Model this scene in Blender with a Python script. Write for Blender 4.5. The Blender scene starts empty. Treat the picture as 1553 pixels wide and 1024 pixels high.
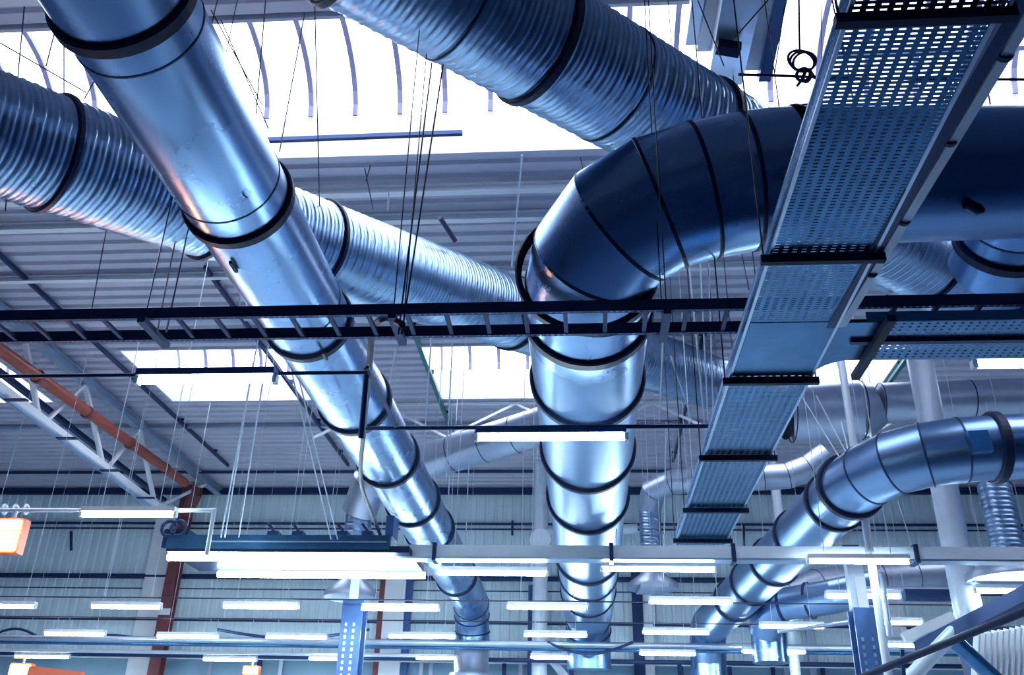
import bpy, math, random
from mathutils import Vector, Matrix
random.seed(7)
C = bpy.context.scene.collection
CZ = 1.6                        # eye height of the camera above the hall floor
# ------------------------------------------------------------------ camera frame
YAW, PITCH, ROLL = math.radians(-5.1), math.radians(26.6), math.radians(1.5)
FPX = 1400.0
_f = Vector((math.sin(YAW)*math.cos(PITCH), math.cos(YAW)*math.cos(PITCH), math.sin(PITCH)))
_r0 = Vector((math.cos(YAW), -math.sin(YAW), 0)); _u0 = _r0.cross(_f)
_r = math.cos(ROLL)*_r0 + math.sin(ROLL)*_u0
_u = -math.sin(ROLL)*_r0 + math.cos(ROLL)*_u0
def ray(x, y): return _r*((x-776.5)/FPX) - _u*((y-512)/FPX) + _f
def PD(x, y, t): return ray(x, y)*t                 # point at depth t
def PZ(x, y, z): d = ray(x, y); return d*(z/d.z)    # point at height z above the eye
def PY(x, y, Y): d = ray(x, y); return d*(Y/d.y)
def PX(x, y, X): d = ray(x, y); return d*(X/d.x)
def proj(p): return (776.5+FPX*_r.dot(p)/_f.dot(p), 512-FPX*_u.dot(p)/_f.dot(p))
def V(*a): return Vector(a)
# ------------------------------------------------------------------ materials
def mat(name, col, rough=.5, metal=0, emit=None, es=0, var=0, vscale=4, bump=0, bscale=30, stretch=None, rv=0, spec=.5):
    m = bpy.data.materials.new(name); m.use_nodes = True
    n = m.node_tree; b = n.nodes['Principled BSDF']
    b.inputs['Base Color'].default_value = (*col, 1)
    b.inputs['Roughness'].default_value = rough; b.inputs['Metallic'].default_value = metal
    b.inputs['Specular IOR Level'].default_value = spec
    if emit: b.inputs['Emission Color'].default_value = (*emit, 1); b.inputs['Emission Strength'].default_value = es
    if var or bump or rv:
        tc = n.nodes.new('ShaderNodeTexCoord'); mp = n.nodes.new('ShaderNodeMapping')
        if stretch: mp.inputs['Scale'].default_value = stretch
        n.links.new(tc.outputs['Object'], mp.inputs['Vector'])
    if var or rv:
        ns = n.nodes.new('ShaderNodeTexNoise'); ns.inputs['Scale'].default_value = vscale; ns.inputs['Detail'].default_value = 5
        n.links.new(mp.outputs[0], ns.inputs['Vector'])
    if var:
        cr = n.nodes.new('ShaderNodeValToRGB'); e = cr.color_ramp.elements
        e[0].position = .3; e[1].position = .7
        e[0].color = (*[c*(1-var) for c in col], 1); e[1].color = (*[min(1, c*(1+var)) for c in col], 1)
        n.links.new(ns.outputs['Fac'], cr.inputs[0]); n.links.new(cr.outputs[0], b.inputs['Base Color'])
    if rv:
        mr = n.nodes.new('ShaderNodeMapRange'); mr.inputs['To Min'].default_value = max(.05, rough-rv); mr.inputs['To Max'].default_value = rough+rv
        mr.inputs['From Min'].default_value = .3; mr.inputs['From Max'].default_value = .7
        n.links.new(ns.outputs['Fac'], mr.inputs[0]); n.links.new(mr.outputs[0], b.inputs['Roughness'])
    if bump:
        n2 = n.nodes.new('ShaderNodeTexNoise'); n2.inputs['Scale'].default_value = bscale
        bp = n.nodes.new('ShaderNodeBump'); bp.inputs['Strength'].default_value = bump; bp.inputs['Distance'].default_value = .02
        n.links.new(mp.outputs[0], n2.inputs['Vector']); n.links.new(n2.outputs['Fac'], bp.inputs['Height']); n.links.new(bp.outputs[0], b.inputs['Normal'])
    return m
M = {}
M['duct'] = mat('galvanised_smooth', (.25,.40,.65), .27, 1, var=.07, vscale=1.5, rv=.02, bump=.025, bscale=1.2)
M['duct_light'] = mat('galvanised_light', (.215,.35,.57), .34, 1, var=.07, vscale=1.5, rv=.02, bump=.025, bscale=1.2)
M['duct_shaded'] = mat('galvanised_shaded', (.12,.24,.48), .30, 1, var=.08, vscale=1.5, rv=.02, bump=.025, bscale=1.2)  # same galvanised metal, with the shade of the overhead run put into its colour
M['spiral'] = mat('galvanised_spiral', (.33,.48,.68), .34, 1, var=.16, vscale=6, rv=.07)
M['dull'] = mat('zinc_dull', (.50,.57,.70), .42, .85, var=.08, vscale=3)
M['collar'] = mat('collar_dark', (.010,.022,.070), .5, 0, spec=.25)
M['seam'] = mat('seam_dark', (.03,.06,.15), .45, .6)
M['steel'] = mat('steel_navy', (.022,.048,.14), .42, .55)
M['tray'] = mat('tray_blue', (.06,.19,.38), .27, .8, var=.15, vscale=5)
M['rim'] = mat('steel_bright', (.50,.62,.80), .3, .9)
M['white'] = mat('white_paint', (.90,.92,.97), .5)
M['whitepipe'] = mat('white_pipe', (.74,.82,.93), .35, .1, var=.05)
M['wall'] = mat('cladding', (.74,.88,.95), .5, 0, var=.05, vscale=.5, bump=.03)
M['wall2'] = mat('cladding_low', (.30,.48,.62), .5, 0, var=.1, vscale=.6)
M['roof'] = mat('roof_deck', (.62,.61,.72), .5, .1, var=.06, vscale=.6)
M['kerb'] = mat('kerb_white', (.62,.62,.72), .6)
M['bar'] = mat('glazing_bar', (.16,.17,.30), .5)
M['floor'] = mat('floor_navy', (.035,.09,.20), .45, 0, var=.2, vscale=.4)  # unseen near floor, kept dark so duct undersides reflect navy
M['floor_bounce'] = mat('floor_bounce_pale', (.62,.72,.82), .5, 0, var=.08, vscale=.4)  # unseen far floor, pale tone added to bounce light up to the roof
M['sidewall'] = mat('side_cladding', (.11,.20,.34), .5, 0, var=.1, vscale=.5)
M['tube'] = mat('lamp_tube', (.9,.97,1), .4, emit=(.72,.93,1), es=38)
M['warm'] = mat('heater_glow', (1,.5,.3), .4, emit=(1,.30,.10), es=60)
M['redpipe'] = mat('red_pipe', (.36,.075,.05), .42, .1, var=.2, vscale=6)
M['rust'] = mat('red_brown_column', (.20,.055,.065), .5, .1, var=.2, vscale=4)
M['green'] = mat('green_rail', (.06,.22,.22), .4, .4)
M['wire'] = mat('wire_dark', (.05,.05,.10), .5, .4)
M['wirelight'] = mat('wire_light', (.72,.80,.90), .4, .3)
M['rope'] = mat('rope_blue', (.05,.04,.16), .7)
M['blue'] = mat('blue_column', (.05,.12,.32), .4, .4, var=.12, vscale=5)
M['orange'] = mat('orange_paint', (.75,.16,.08), .5)
# translucent roof sheet
g = bpy.data.materials.new('polycarbonate_sheet'); g.use_nodes = True; n = g.node_tree; n.nodes.clear()
o = n.nodes.new('ShaderNodeOutputMaterial'); mx = n.nodes.new('ShaderNodeMixShader'); t = n.nodes.new('ShaderNodeBsdfTransparent'); tl = n.nodes.new('ShaderNodeBsdfTranslucent')
t.inputs[0].default_value = (.97,.985,1,1); tl.inputs[0].default_value = (.9,.95,1,1); mx.inputs[0].default_value = .25
n.links.new(t.outputs[0], mx.inputs[1]); n.links.new(tl.outputs[0], mx.inputs[2]); n.links.new(mx.outputs[0], o.inputs[0]); M['sheet'] = g
# ------------------------------------------------------------------ mesh builder (coordinates measured from eye height)
ORG = {}
class MB:
    def __init__(s): s.v = []; s.f = []; s.sm = []
    def add(s, vs, fs, smooth=False):
        k = len(s.v); s.v += [Vector(a) for a in vs]; s.f += [tuple(i+k for i in f) for f in fs]; s.sm += [smooth]*len(fs); return s
    def box(s, a, b):
        x0,y0,z0 = a; x1,y1,z1 = b
        return s.add([(x0,y0,z0),(x1,y0,z0),(x1,y1,z0),(x0,y1,z0),(x0,y0,z1),(x1,y0,z1),(x1,y1,z1),(x0,y1,z1)],
              [(0,3,2,1),(4,5,6,7),(0,1,5,4),(1,2,6,5),(2,3,7,6),(3,0,4,7)])
    def beam(s, p, q, w, h, up=(0,0,1)):          # box section from p to q
        p, q = Vector(p), Vector(q); d = (q-p).normalized(); up = Vector(up)
        if abs(d.dot(up)) > .95: up = Vector((0,1,0))
        a = d.cross(up).normalized(); b = a.cross(d).normalized()
        vs = [c+a*i*w/2+b*j*h/2 for c in (p, q) for i, j in ((-1,-1),(1,-1),(1,1),(-1,1))]
        return s.add(vs, [(0,1,2,3),(7,6,5,4),(0,4,5,1),(1,5,6,2),(2,6,7,3),(3,7,4,0)])
    def ibeam(s, p, q, w, h, t=.02, up=(0,0,1)):
        p, q = Vector(p), Vector(q); d = (q-p).normalized(); u = Vector(up)
        if abs(d.dot(u)) > .95: u = Vector((0,1,0))
        a = d.cross(u).normalized(); b = a.cross(d).normalized()
        s.beam(p+b*(h/2), q+b*(h/2), w, t, u); s.beam(p-b*(h/2), q-b*(h/2), w, t, u); return s.beam(p, q, t, h-t, u)
    def sweep(s, pts, rad, seg=32, cap=True, gored=False):
        pts = [Vector(p) for p in pts]; n = len(pts)
        if not hasattr(rad, '__len__'): rad = [rad]*n
        tan = [((pts[min(i+1,n-1)]-pts[i]).normalized()+(pts[i]-pts[max(i-1,0)]).normalized()).normalized() for i in range(n)]
        a = tan[0].cross(Vector((0,0,1)));
        if a.length < .05: a = tan[0].cross(Vector((0,1,0)))
        a.normalize(); rings = []
        for i in range(n):
            a = (a-tan[i]*a.dot(tan[i])).normalized(); b = tan[i].cross(a)
            # mitre stretch
            if 0 < i < n-1:
                d0 = (pts[i]-pts[i-1]).normalized(); cs = max(.6, d0.dot(tan[i]))
                k = (pts[i+1]-pts[i]).normalized()-d0
                k = k-tan[i]*k.dot(tan[i]); k = k.normalized() if k.length > 1e-4 else None
            else: cs = 1; k = None
            ring = []
            for j in range(seg):
                w = 2*math.pi*j/seg; o = a*math.cos(w)+b*math.sin(w)
                if k is not None: o = o + k*o.dot(k)*(1/cs-1)
                ring.append(pts[i]+o*rad[i])
            rings.append(ring)
        if gored:
            for i in range(n-1):
                s.add(rings[i]+rings[i+1], [(j,(j+1)%seg,seg+(j+1)%seg,seg+j) for j in range(seg)], True)
        else:
            s.add([p for r in rings for p in r], [(i*seg+j,i*seg+(j+1)%seg,(i+1)*seg+(j+1)%seg,(i+1)*seg+j) for i in range(n-1) for j in range(seg)], True)
        if cap:
            s.add(rings[0], [tuple(range(seg))[::-1]]); s.add(rings[-1], [tuple(range(seg))])
        return s
    def tube(s, p, q, r, seg=10, cap=True): return s.sweep([p, q], r, seg, cap)
    def band(s, c, d, r, w, th, seg=40):           # raised ring round a duct
        c = Vector(c); d = Vector(d).normalized()
        a = d.cross(Vector((0,0,1)))
        if a.length < .05: a = d.cross(Vector((0,1,0)))
        a.normalize(); b = d.cross(a); pr = [(-.5,r*.985),(-.5,r+th*.6),(-.36,r+th),(.36,r+th),(.5,r+th*.6),(.5,r*.985)]
        vs = [c+d*w*o+(a*math.cos(2*math.pi*j/seg)+b*math.sin(2*math.pi*j/seg))*q for o, q in pr for j in range(seg)]
        return s.add(vs, [(i*seg+j,i*seg+(j+1)%seg,(i+1)*seg+(j+1)%seg,(i+1)*seg+j) for i in range(5) for j in range(seg)], False)
    def ring(s, c, nrm, R, r, seg=24, k=6):
        c = Vector(c); nrm = Vector(nrm).normalized(); a = nrm.cross(Vector((0,0,1)))
        if a.length < .1: a = Vector((1,0,0))
        a.normalize(); b = nrm.cross(a); vs = []
        for i in range(seg):
            w = 2*math.pi*i/seg; o = a*math.cos(w)+b*math.sin(w)
            for j in range(k):
                u = 2*math.pi*j/k; vs.append(c+o*(R+r*math.cos(u))+nrm*r*math.sin(u))
        return s.add(vs, [(i*k+j, ((i+1)%seg)*k+j, ((i+1)%seg)*k+(j+1)%k, i*k+(j+1)%k) for i in range(seg) for j in range(k)], True)
    def build(s, name, m, parent=None, **tags):
        if parent is None:
            xs = [v.x for v in s.v]; ys = [v.y for v in s.v]; zs = [v.z for v in s.v]
            org = Vector(((min(xs)+max(xs))/2, (min(ys)+max(ys))/2, min(zs)))
        else: org = ORG[parent.name]
        me = bpy.data.meshes.new(name); me.from_pydata([v-org for v in s.v], [], s.f); me.update()
        me.polygons.foreach_set('use_smooth', s.sm); me.materials.append(m)
        ob = bpy.data.objects.new(name, me); C.objects.link(ob)
        if parent is None: ob.location = org+Vector((0,0,CZ))
        else: ob.parent = parent
        ORG[ob.name] = org
        for k, v in tags.items(): ob[k] = v
        return ob
def thing(name, label, cat, base, group=None):
    o = bpy.data.objects.new(name, None); o.empty_display_size = .2; C.objects.link(o)
    base = Vector(base); o.location = base+Vector((0,0,CZ)); ORG[o.name] = base
    o['label'] = label; o['category'] = cat
    if group: o['group'] = group
    return o
def tag(o, label, cat, group=None):
    o['label'] = label; o['category'] = cat
    if group: o['group'] = group
    return o
def struct(o): o['kind'] = 'structure'; return o
def spline(pts, per=8):
    P = [Vector(p) for p in pts]; P = [2*P[0]-P[1]]+P+[2*P[-1]-P[-2]]; out = []
    for i in range(1, len(P)-2):
        for k in range(per):
            t = k/per; a, b, c, d = P[i-1], P[i], P[i+1], P[i+2]
            out.append(.5*((2*b)+(c-a)*t+(2*a-5*b+4*c-d)*t*t+(3*b-a-3*c+d)*t**3))
    out.append(P[-2]); return out
def on_axis(p, q, x, y):                           # point of the axis p-q that lies nearest a sight line
    best = None
    for k in range(401):
        a = p.lerp(q, k/400)
        if a.dot(_f) < .5: continue
        X, Y = proj(a); e = (X-x)**2+(Y-y)**2
        if best is None or e < best[0]: best = (e, a)
    return best[1]
# ------------------------------------------------------------------ the hall
RZ = 9.4                                            # roof deck above the eye
YW = 30.0
XL, XR, YB = -24.0, 19.0, -14.0
FZ = -CZ
struct(MB().box((XL,YB,FZ-.2), (XR,10.5,FZ)).build('floor', M['floor']))
struct(MB().box((XL,10.5,FZ-.2), (XR,YW+.3,FZ)).build('floor', M['floor_bounce']))
def clad(x0, x1, z0, z1, y, per=.30, dep=.05):      # profiled cladding, ribs upright, facing -y
    mb = MB(); xs = []; x = x0
    while x < x1-1e-6:
        for dx, dy in ((0,0),(per*.55,0),(per*.66,dep),(per*.89,dep)):
            if x+dx < x1: xs.append((x+dx, y+dy))
        x += per
    xs.append((x1, y)); n = len(xs)
    mb.add([(a,b,z0) for a,b in xs]+[(a,b,z1) for a,b in xs], [(i,i+1,n+i+1,n+i) for i in range(n-1)])
    mb.box((x0,y+.06,z0),(x1,y+.14,z1)); return mb
w = struct(clad(XL, XR, 3.86, RZ, YW).build('wall_far', M['wall']))
struct(MB().box((XL,YW+.02,FZ),(XR,YW+.2,3.86)).build('wall_far_base', M['wall2']))
struct(MB().box((XL-.2,YB,FZ),(XL,YW,RZ)).build('wall_left', M['sidewall']))
struct(MB().box((XR,YB,FZ),(XR+.2,YW,RZ)).build('wall_right', M['sidewall']))
struct(MB().box((XL,YB-.2,FZ),(XR,YB,RZ)).build('wall_rear', M['sidewall']))
# roof deck, ribs along x, with the rooflight openings left out
LONG = (-17.5, 17.5)
MODS = [(-18.3,-14.45),(-11.1,-7.25),(-3.85,0.0),(3.4,7.25),(10.65,14.5)]
ROWS = [(9.0,11.95,[LONG]),(19.1,22.2,MODS)]
def openings(y0, y1):
    for a, b, xs in ROWS:
        if (y0+y1)/2 > a and (y0+y1)/2 < b: return xs
    return []
mb = MB(); ys = []; y = YB; per = .36
brk = sorted([v for r in ROWS for v in r[:2]])
prof = []
while y < YW+.1:
    for dy, dz in ((0,0),(per*.52,0),(per*.60,.07),(per*.92,.07)): prof.append((y+dy, RZ+dz))
    y += per
def zat(yy):
    for (a, za), (b, zb) in zip(prof, prof[1:]):
        if a <= yy <= b: return za+(zb-za)*(yy-a)/(b-a)
    return RZ
allp = sorted(prof+[(b, zat(b)) for b in brk])
for (a, za), (b, zb) in zip(allp, allp[1:]):
    if b-a < 1e-6: continue
    xs = [XL]; 
    for o0, o1 in openings(a, b): xs += [o0, o1]
    xs.append(XR)
    for i in range(0, len(xs), 2):
        mb.add([(xs[i],a,za),(xs[i+1],a,za),(xs[i+1],b,zb),(xs[i],b,zb)], [(3,2,1,0)])
        mb.add([(xs[i],a,RZ+.16),(xs[i+1],a,RZ+.16),(xs[i+1],b,RZ+.16),(xs[i],b,RZ+.16)], [(0,1,2,3)])
struct(mb.build('ceiling', M['roof']))
# rooflights
wi = 0
def rooflight(y0, y1, x0, x1, nb, bars=True):
    global wi; wi += 1
    zk = RZ+.8; t = .06
    k = MB()
    k.box((x0-t,y0-t,RZ-.02),(x1+t,y0,zk)); k.box((x0-t,y1,RZ-.02),(x1+t,y1+t,zk))
    k.box((x0-t,y0,RZ-.02),(x0,y1,zk)); k.box((x1,y0,RZ-.02),(x1+t,y1,zk))
    root = k.build('window_%d' % wi, M['kerb']); struct(root)
    yc, h, rise = (y0+y1)/2, (y1-y0)/2, .95
    arc = lambda i, N=14, e=0: (yc-(h+e)*math.cos(math.pi*i/N), zk+(rise+e)*math.sin(math.pi*i/N))
    s = MB(); vs = [(x, *arc(i)) for x in (x0, x1) for i in range(15)]
    s.add(vs, [(i,i+1,16+i,15+i) for i in range(14)], True)
    s.add([(x0,*arc(i)) for i in range(15)], [tuple(range(15))]); s.add([(x1,*arc(i)) for i in range(15)], [tuple(range(15))[::-1]])
    s.build('window_pane', M['sheet'], root)
    if bars:
        for j in range(nb+1):
            x = x0+(x1-x0)*j/nb
            b = MB(); P = [Vector((x, *arc(i, 14, -.03))) for i in range(15)]
            for p, q in zip(P, P[1:]): b.beam(p, q, .05, .085, (1,0,0))
            b.build('glazing_bar', M['bar'], root)
    # real daylight opening: let the renderer find it
    L = bpy.data.lights.new('daylight_opening', 'AREA'); L.shape = 'RECTANGLE'; L.size = x1-x0; L.size_y = y1-y0; L.cycles.is_portal = True
    lo = bpy.data.objects.new('daylight_opening', L); C.objects.link(lo); lo.location = ((x0+x1)/2, yc, zk+rise+.15+CZ)
for (a, b, xs) in ROWS:
    for x0, x1 in xs:
        rooflight(a, b, x0, x1, 46 if xs[0] is LONG else 5, b > 5)
# ------------------------------------------------------------------ roof members
def purlin(y, z, label, w=.14, h=.12, m='white', x0=XL, x1=XR, zt=None):
    o = MB().ibeam((x0+.02,y,z), (x1-.02,y,z), w, h, .03).build('roof_purlin', M[m]); tag(o, label, 'beam', 'roof purlins'); return o
purlin(12.75, 9.24, 'bright white purlin under the roof deck just beyond the long near rooflight')
purlin(13.6, 9.24, 'white purlin, second beyond the long near rooflight')
purlin(15.55, 9.30, 'pale purlin crossing the roof deck midway between the two rooflight rows', .11, .1)
purlin(17.4, 9.32, 'pale purlin crossing the deck shortly before the square rooflights', .10, .08, 'dull')
purlin(23.9, 9.32, 'grey purlin crossing the deck behind the square rooflights', .10, .08, 'dull')
purlin(8.3, 9.28, 'pale purlin on the near side of the long rooflight at the top of the view', .16, .14)
o = MB().beam((-6.6,11.55,9.42),(-1.9,11.5,9.42),.07,.07).build('cable_rail', M['steel']); tag(o, 'short dark rail lying across the kerb of the long near rooflight', 'rail')
o = MB().beam((XL+.02,YW-.12,9.25),(XR-.02,YW-.12,9.25),.12,.22).build('eaves_beam', M['steel']); tag(o, 'long dark beam along the top of the far wall', 'beam')
o = MB().tube((XL+.02,27.95,9.30),(XR-.02,27.95,9.30),.05).build('eaves_pipe', M['steel']); tag(o, 'thin dark pipe crossing under the roof just before the far wall', 'pipe')
def yrail(X, y0, y1, m, label, w=.07, z=9.30):
    r = thing('roof_rail', label, 'rail', (X,(y0+y1)/2,z), 'dark rails running away under the roof')
    MB().beam((X,y0,z),(X,y1,z),w,.09).build('rail_body', M[m], r)
    y = y0+.6
    while y < y1-.3:
        b = MB(); b.beam((X,y,z+.04),(X,y,z+.14),.16,.05); b.build('clamp', M['steel'], r); y += 2.6
yrail(-11.4, 12.5, 27.3, 'steel', 'dark roof rail at the far left, passing the left square rooflight')
yrail(-7.5, 15.2, 27.3, 'steel', 'dark roof rail between the left square rooflight and the smooth left duct')
yrail(-3.82, 17.3, 24.3, 'green', 'green roof rail along the left edge of the middle square rooflight', .10)
yrail(7.35, 17.0, 25.0, 'green', 'green roof rail at the right square rooflight', .10)
yrail(2.6, 18.0, 27.0, 'steel', 'dark roof rail running away above the perforated tray', .07)
# left lattice truss
XT = -12.6
t = thing('lattice_truss', 'white lattice truss under the roof on the left, beside the red pipe', 'truss', (XT,21,7.4))
b0, b1 = PX(0,590,XT), PX(245,775,XT); dirv = (b1-b0).normalized(); b00 = b0-dirv*6
MB().beam(b00, b1, .26, .16).build('bottom_chord', M['white'], t)
MB().beam(b00+V(0,0,-.11), b1+V(0,0,-.11), .10, .06).build('chord_flange', M['rim'], t)
MB().ibeam((XT,b00.y,9.2), (XT,29.8,9.2), .22, .2, .03).build('top_chord', M['dull'], t)
nodes = [(39,527,59,635),(137,580,156,706),(217,650,235,766)]
strut = []
for i, (xa,ya,xb,yb) in enumerate(nodes):
    bot = PX(xb,yb,XT); top = V(XT, PX(xa,ya,XT).y-.2, 9.12)
    strut.append((top, bot))
d = strut[1][1].y-strut[0][1].y
strut = [(V(XT,strut[0][0].y-d,9.12), strut[0][1]-dirv*d*1.0)] + strut
for i, (top, bot) in enumerate(strut):
    MB().beam(bot, top, .10, .10).build('strut', M['white'], t)
    if i+1 < len(strut): MB().beam(bot+V(0,.25,0), strut[i+1][0], .08, .08).build('diagonal', M['white'], t)
MB().beam(strut[-1][1]+V(0,.2,0), (XT,28.6,9.1), .08, .08).build('diagonal', M['white'], t)
for k in (1.2, 3.4, 5.6, 7.8, 10):
    MB().beam(b00+dirv*(k+5)+V(.05,0,-.17), b00+dirv*(k+5)+V(.55,0,-.17), .12, .03).build('chord_cleat', M['steel'], t)
# dark purlin stubs behind the truss
o = MB().beam((-13.6,14,8.75),(-13.9,28.6,8.55),.14,.12).build('wind_brace', M['steel']); tag(o, 'dark brace running behind the white lattice truss', 'brace')
# zigzag bracing behind square rooflights
t = thing('zigzag_bracing', 'thin white zigzag bracing behind the square rooflights', 'brace', (0,22.45,8.4))
xb = -7.2; up = False; pts = []
while xb < 14: pts.append(V(xb, 22.45, 9.33 if up else 8.4)); up = not up; xb += 1.78
for p, q in zip(pts, pts[1:]): MB().beam(p, q, .06, .06).build('brace_bar', M['white'], t)
MB().beam((-7.2,22.45,9.34),(14,22.45,9.34),.07,.06).build('top_bar', M['white'], t)
# red pipe and brown-red column
rp = [PX(0,530,-12.4)+V(0,-5,-.2), PX(0,530,-12.4), PX(140,630,-12.4), PX(275,728,-12.4)+V(0,.3,0)]
t = thing('red_pipe', 'orange-red sprinkler pipe running away along the white lattice truss', 'pipe', rp[1])
MB().sweep(rp, .135, 20).build('pipe_body', M['redpipe'], t)
for k in (.15,.38,.62,.85): c = rp[1].lerp(rp[3], k); MB().band(c, rp[3]-rp[1], .135, .12, .03, 20).build('coupling', M['rust'], t)
t = thing('brown_column', 'brown-red steel column on the far wall beneath the red pipe', 'column', (-13.55,29.5,FZ))
MB().ibeam((-13.5,29.45,FZ), (-13.5,29.45,9.3), .36, .36, .05).build('column_shaft', M['rust'], t)
MB().beam((-13.5,29.24,5.0),(-13.5,29.24,5.2),.4,.02).build('marker_band', M['white'], t)
MB().tube((-13.28,29.2,6.9),(-13.25,29.2,9.9-.55),.055).build('riser_pipe', M['redpipe'], t)
MB().beam((-12.4,27.6,8.55),(-13.5,29.4,8.1),.34,.3).build('bracket', M['rust'], t)
def wallpost(xa, xb, y0, y1, m, label, name='wall_pilaster', dep=.18, cat='pilaster', Y=29.75):
    a, b = PY(xa,y0,Y), PY(xb,y0,Y); c = PY((xa+xb)/2,y1,Y)
    o = MB().box((a.x,Y,max(FZ,min(c.z,a.z-.3))), (b.x,Y+dep,a.z)).build(name, M[m]); tag(o, label, cat); return o
wallpost(240,272,772,1060,'white','pale pilaster on the far wall beside the brown-red column', Y=29.78)
wallpost(586,617,868,1100,'white','pale flat pilaster on the far wall left of the low end of the smooth duct')
wallpost(578,586,868,1100,'rust','thin brown post at the left edge of the pale pilaster', cat='post', name='wall_post')
wallpost(618,627,868,1100,'blue','thin blue post at the right edge of the pale pilaster', cat='post', name='wall_post')
wallpost(974,988,893,1100,'white','narrow pale post behind the middle duct, right of the dark post', cat='post', name='wall_post', Y=29.6)
wallpost(957,973,868,1100,'steel','dark steel post right of the lower end of the middle duct', cat='post', name='wall_post', Y=29.5)
wallpost(1240,1272,780,826,'white','white box unit on the far wall under the right curved duct', name='wall_box', cat='box', dep=.2)
wallpost(1343,1366,900,966,'white','pale pilaster on the far wall left of the big white round column')
wallpost(1213,1222,876,1100,'dull','thin pale post on the far wall under the right ducts', cat='post', name='wall_post')
# wall lines
def wline(y, r, m, label, x0=XL+.02, x1=XR-.02, Y=29.85, name='wall_conduit'):
    z = PY(776,y,Y).z
    o = MB().tube((x0,Y,z),(x1,Y,z),r,8).build(name, M[m]); tag(o, label, 'conduit', 'conduits along the far wall')
wline(795,.045,'steel','upper of the two thin dark conduits high on the far wall')
wline(803,.03,'seam','lower of the two thin conduits high on the far wall')
wline(878,.085,'steel','thick dark cable run across the middle of the far wall')
wline(897,.02,'seam','faint thin line across the far wall under the thick dark cable')
wline(946,.035,'seam','thin conduit across the lower far wall', Y=29.8)
for x, ya, yb in ((108,806,835),(300,725,745),(818,790,835),(777,790,812),(840,712,722),(1128,798,830)):
    p, q = PY(x,ya,29.8), PY(x,yb,29.8)
    o = MB().beam(p, q, .07, .07).build('wall_bracket', M['steel']); tag(o, {108:'small dark bracket on the left of the far wall above the row of small lights',300:'small dark bracket at the eaves beside the brown-red column',818:'dark upright bracket on the wall left of the middle duct',777:'small dark stub bracket on the wall left of the thin white column',840:'small dark stub at the eaves left of the middle duct',1128:'thin dark rod on the wall right of the perforated tray'}[x], 'bracket')
for x in (655,720,765,790,1032,1105,1170,1245,1190,640,322,395,428):
    a = PY(x,992,29.7); dk = x in (1032,1105,1170,1245,765,395)
    o = MB().box((a.x-.06,29.7,FZ),(a.x+.06,29.8,3.75)).build('window_mullion', M['steel' if dk else 'dull']); struct(o)
struct(MB().box((XL+.05,29.68,3.74),(XR-.05,29.84,3.9)).build('trim_1', M['white']))
# ------------------------------------------------------------------ ducts
def collar(root, c, d, r, w=.09, th=.035, m='collar', name='collar'): MB().band(c, d, r, w, th, 44).build(name, M[m], root)
def straight_sections(root, p, q, r, cuts, m, name='pipe_section'):
    ts = [0]+sorted(cuts)+[1]
    for a, b in zip(ts, ts[1:]):
        if b-a > 1e-4: MB().sweep([p.lerp(q,a), p.lerp(q,b)], r, 48, False).build(name, M[m], root)
def gored(root, pts, r, m, n, seams='collar', sw=.035, st=.012, name='elbow'):
    # resample to n equal gores
    sp = spline(pts, 12); L = [0]
    for a, b in zip(sp, sp[1:]): L.append(L[-1]+(b-a).length)
    out = []
    for k in range(n+1):
        s = L[-1]*k/n; i = max(0, min(len(L)-2, next((j for j in range(len(L)-1) if L[j+1] >= s-1e-9), len(L)-2)))
        u = (s-L[i])/max(1e-9, L[i+1]-L[i]); out.append(sp[i].lerp(sp[i+1], u))
    MB().sweep(out, r, 48, False, True).build(name, M[m], root)
    for i in range(1, n):
        d = (out[i+1]-out[i]).normalized()+(out[i]-out[i-1]).normalized()
        collar(root, out[i], d, r, sw, st, seams, 'seam_ring')
    return out
# A: smooth left duct
A0, A1 = V(-2.95,-6,4.64), V(-3.09,24.3,4.64); rA = .455
A = thing('smooth_duct', 'long smooth steel duct with dark collars running from top left into the distance', 'duct', (-3,8,4.1))
def at_y(p, q, y): return p.lerp(q, (y-p.y)/(q.y-p.y))
yA = [PZ(x,y,4.64-rA).y for x,y in ((195,75),(370,368),(475,543),(550,656),(595,737),(633,797),(657,838),(695,903))]
straight_sections(A, A0, A1, rA, [(y-A0.y)/(A1.y-A0.y) for y in yA], 'duct')
for i, y in enumerate(yA): collar(A, at_y(A0,A1,y), V(0,1,0), rA, .11 if i < 5 else .10, .04)
for y in [PZ(x,y,4.64-rA).y for x,y in ((212,117),(352,338),(462,515))]: collar(A, at_y(A0,A1,y), V(0,1,0), rA, .018, .006, 'seam', 'seam_ring')
g_ = gored(A, [A1, A1+V(-.02,.55,-.08), A1+V(-.03,1.0,-.5), A1+V(-.03,1.15,-1.1)], rA, 'duct', 4, 'collar', .04, .02)
MB().sweep([A1+V(-.03,1.15,-1.1), A1+V(-.03,1.15,-1.7), A1+V(-.03,1.15,-1.72), A1+V(-.03,1.15,-1.8)], [rA,rA,rA+.12,rA+.12], 40).build('outlet', M['dull'], A)
# access bolt under A
for yy, s in ((6.75, -.1), (8.6, .25)):
    MB().beam(at_y(A0,A1,yy)+V(s,0,-rA-.01), at_y(A0,A1,yy+.16)+V(s,0,-rA-.01), .03, .03).build('bolt', M['collar'], A)
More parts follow.
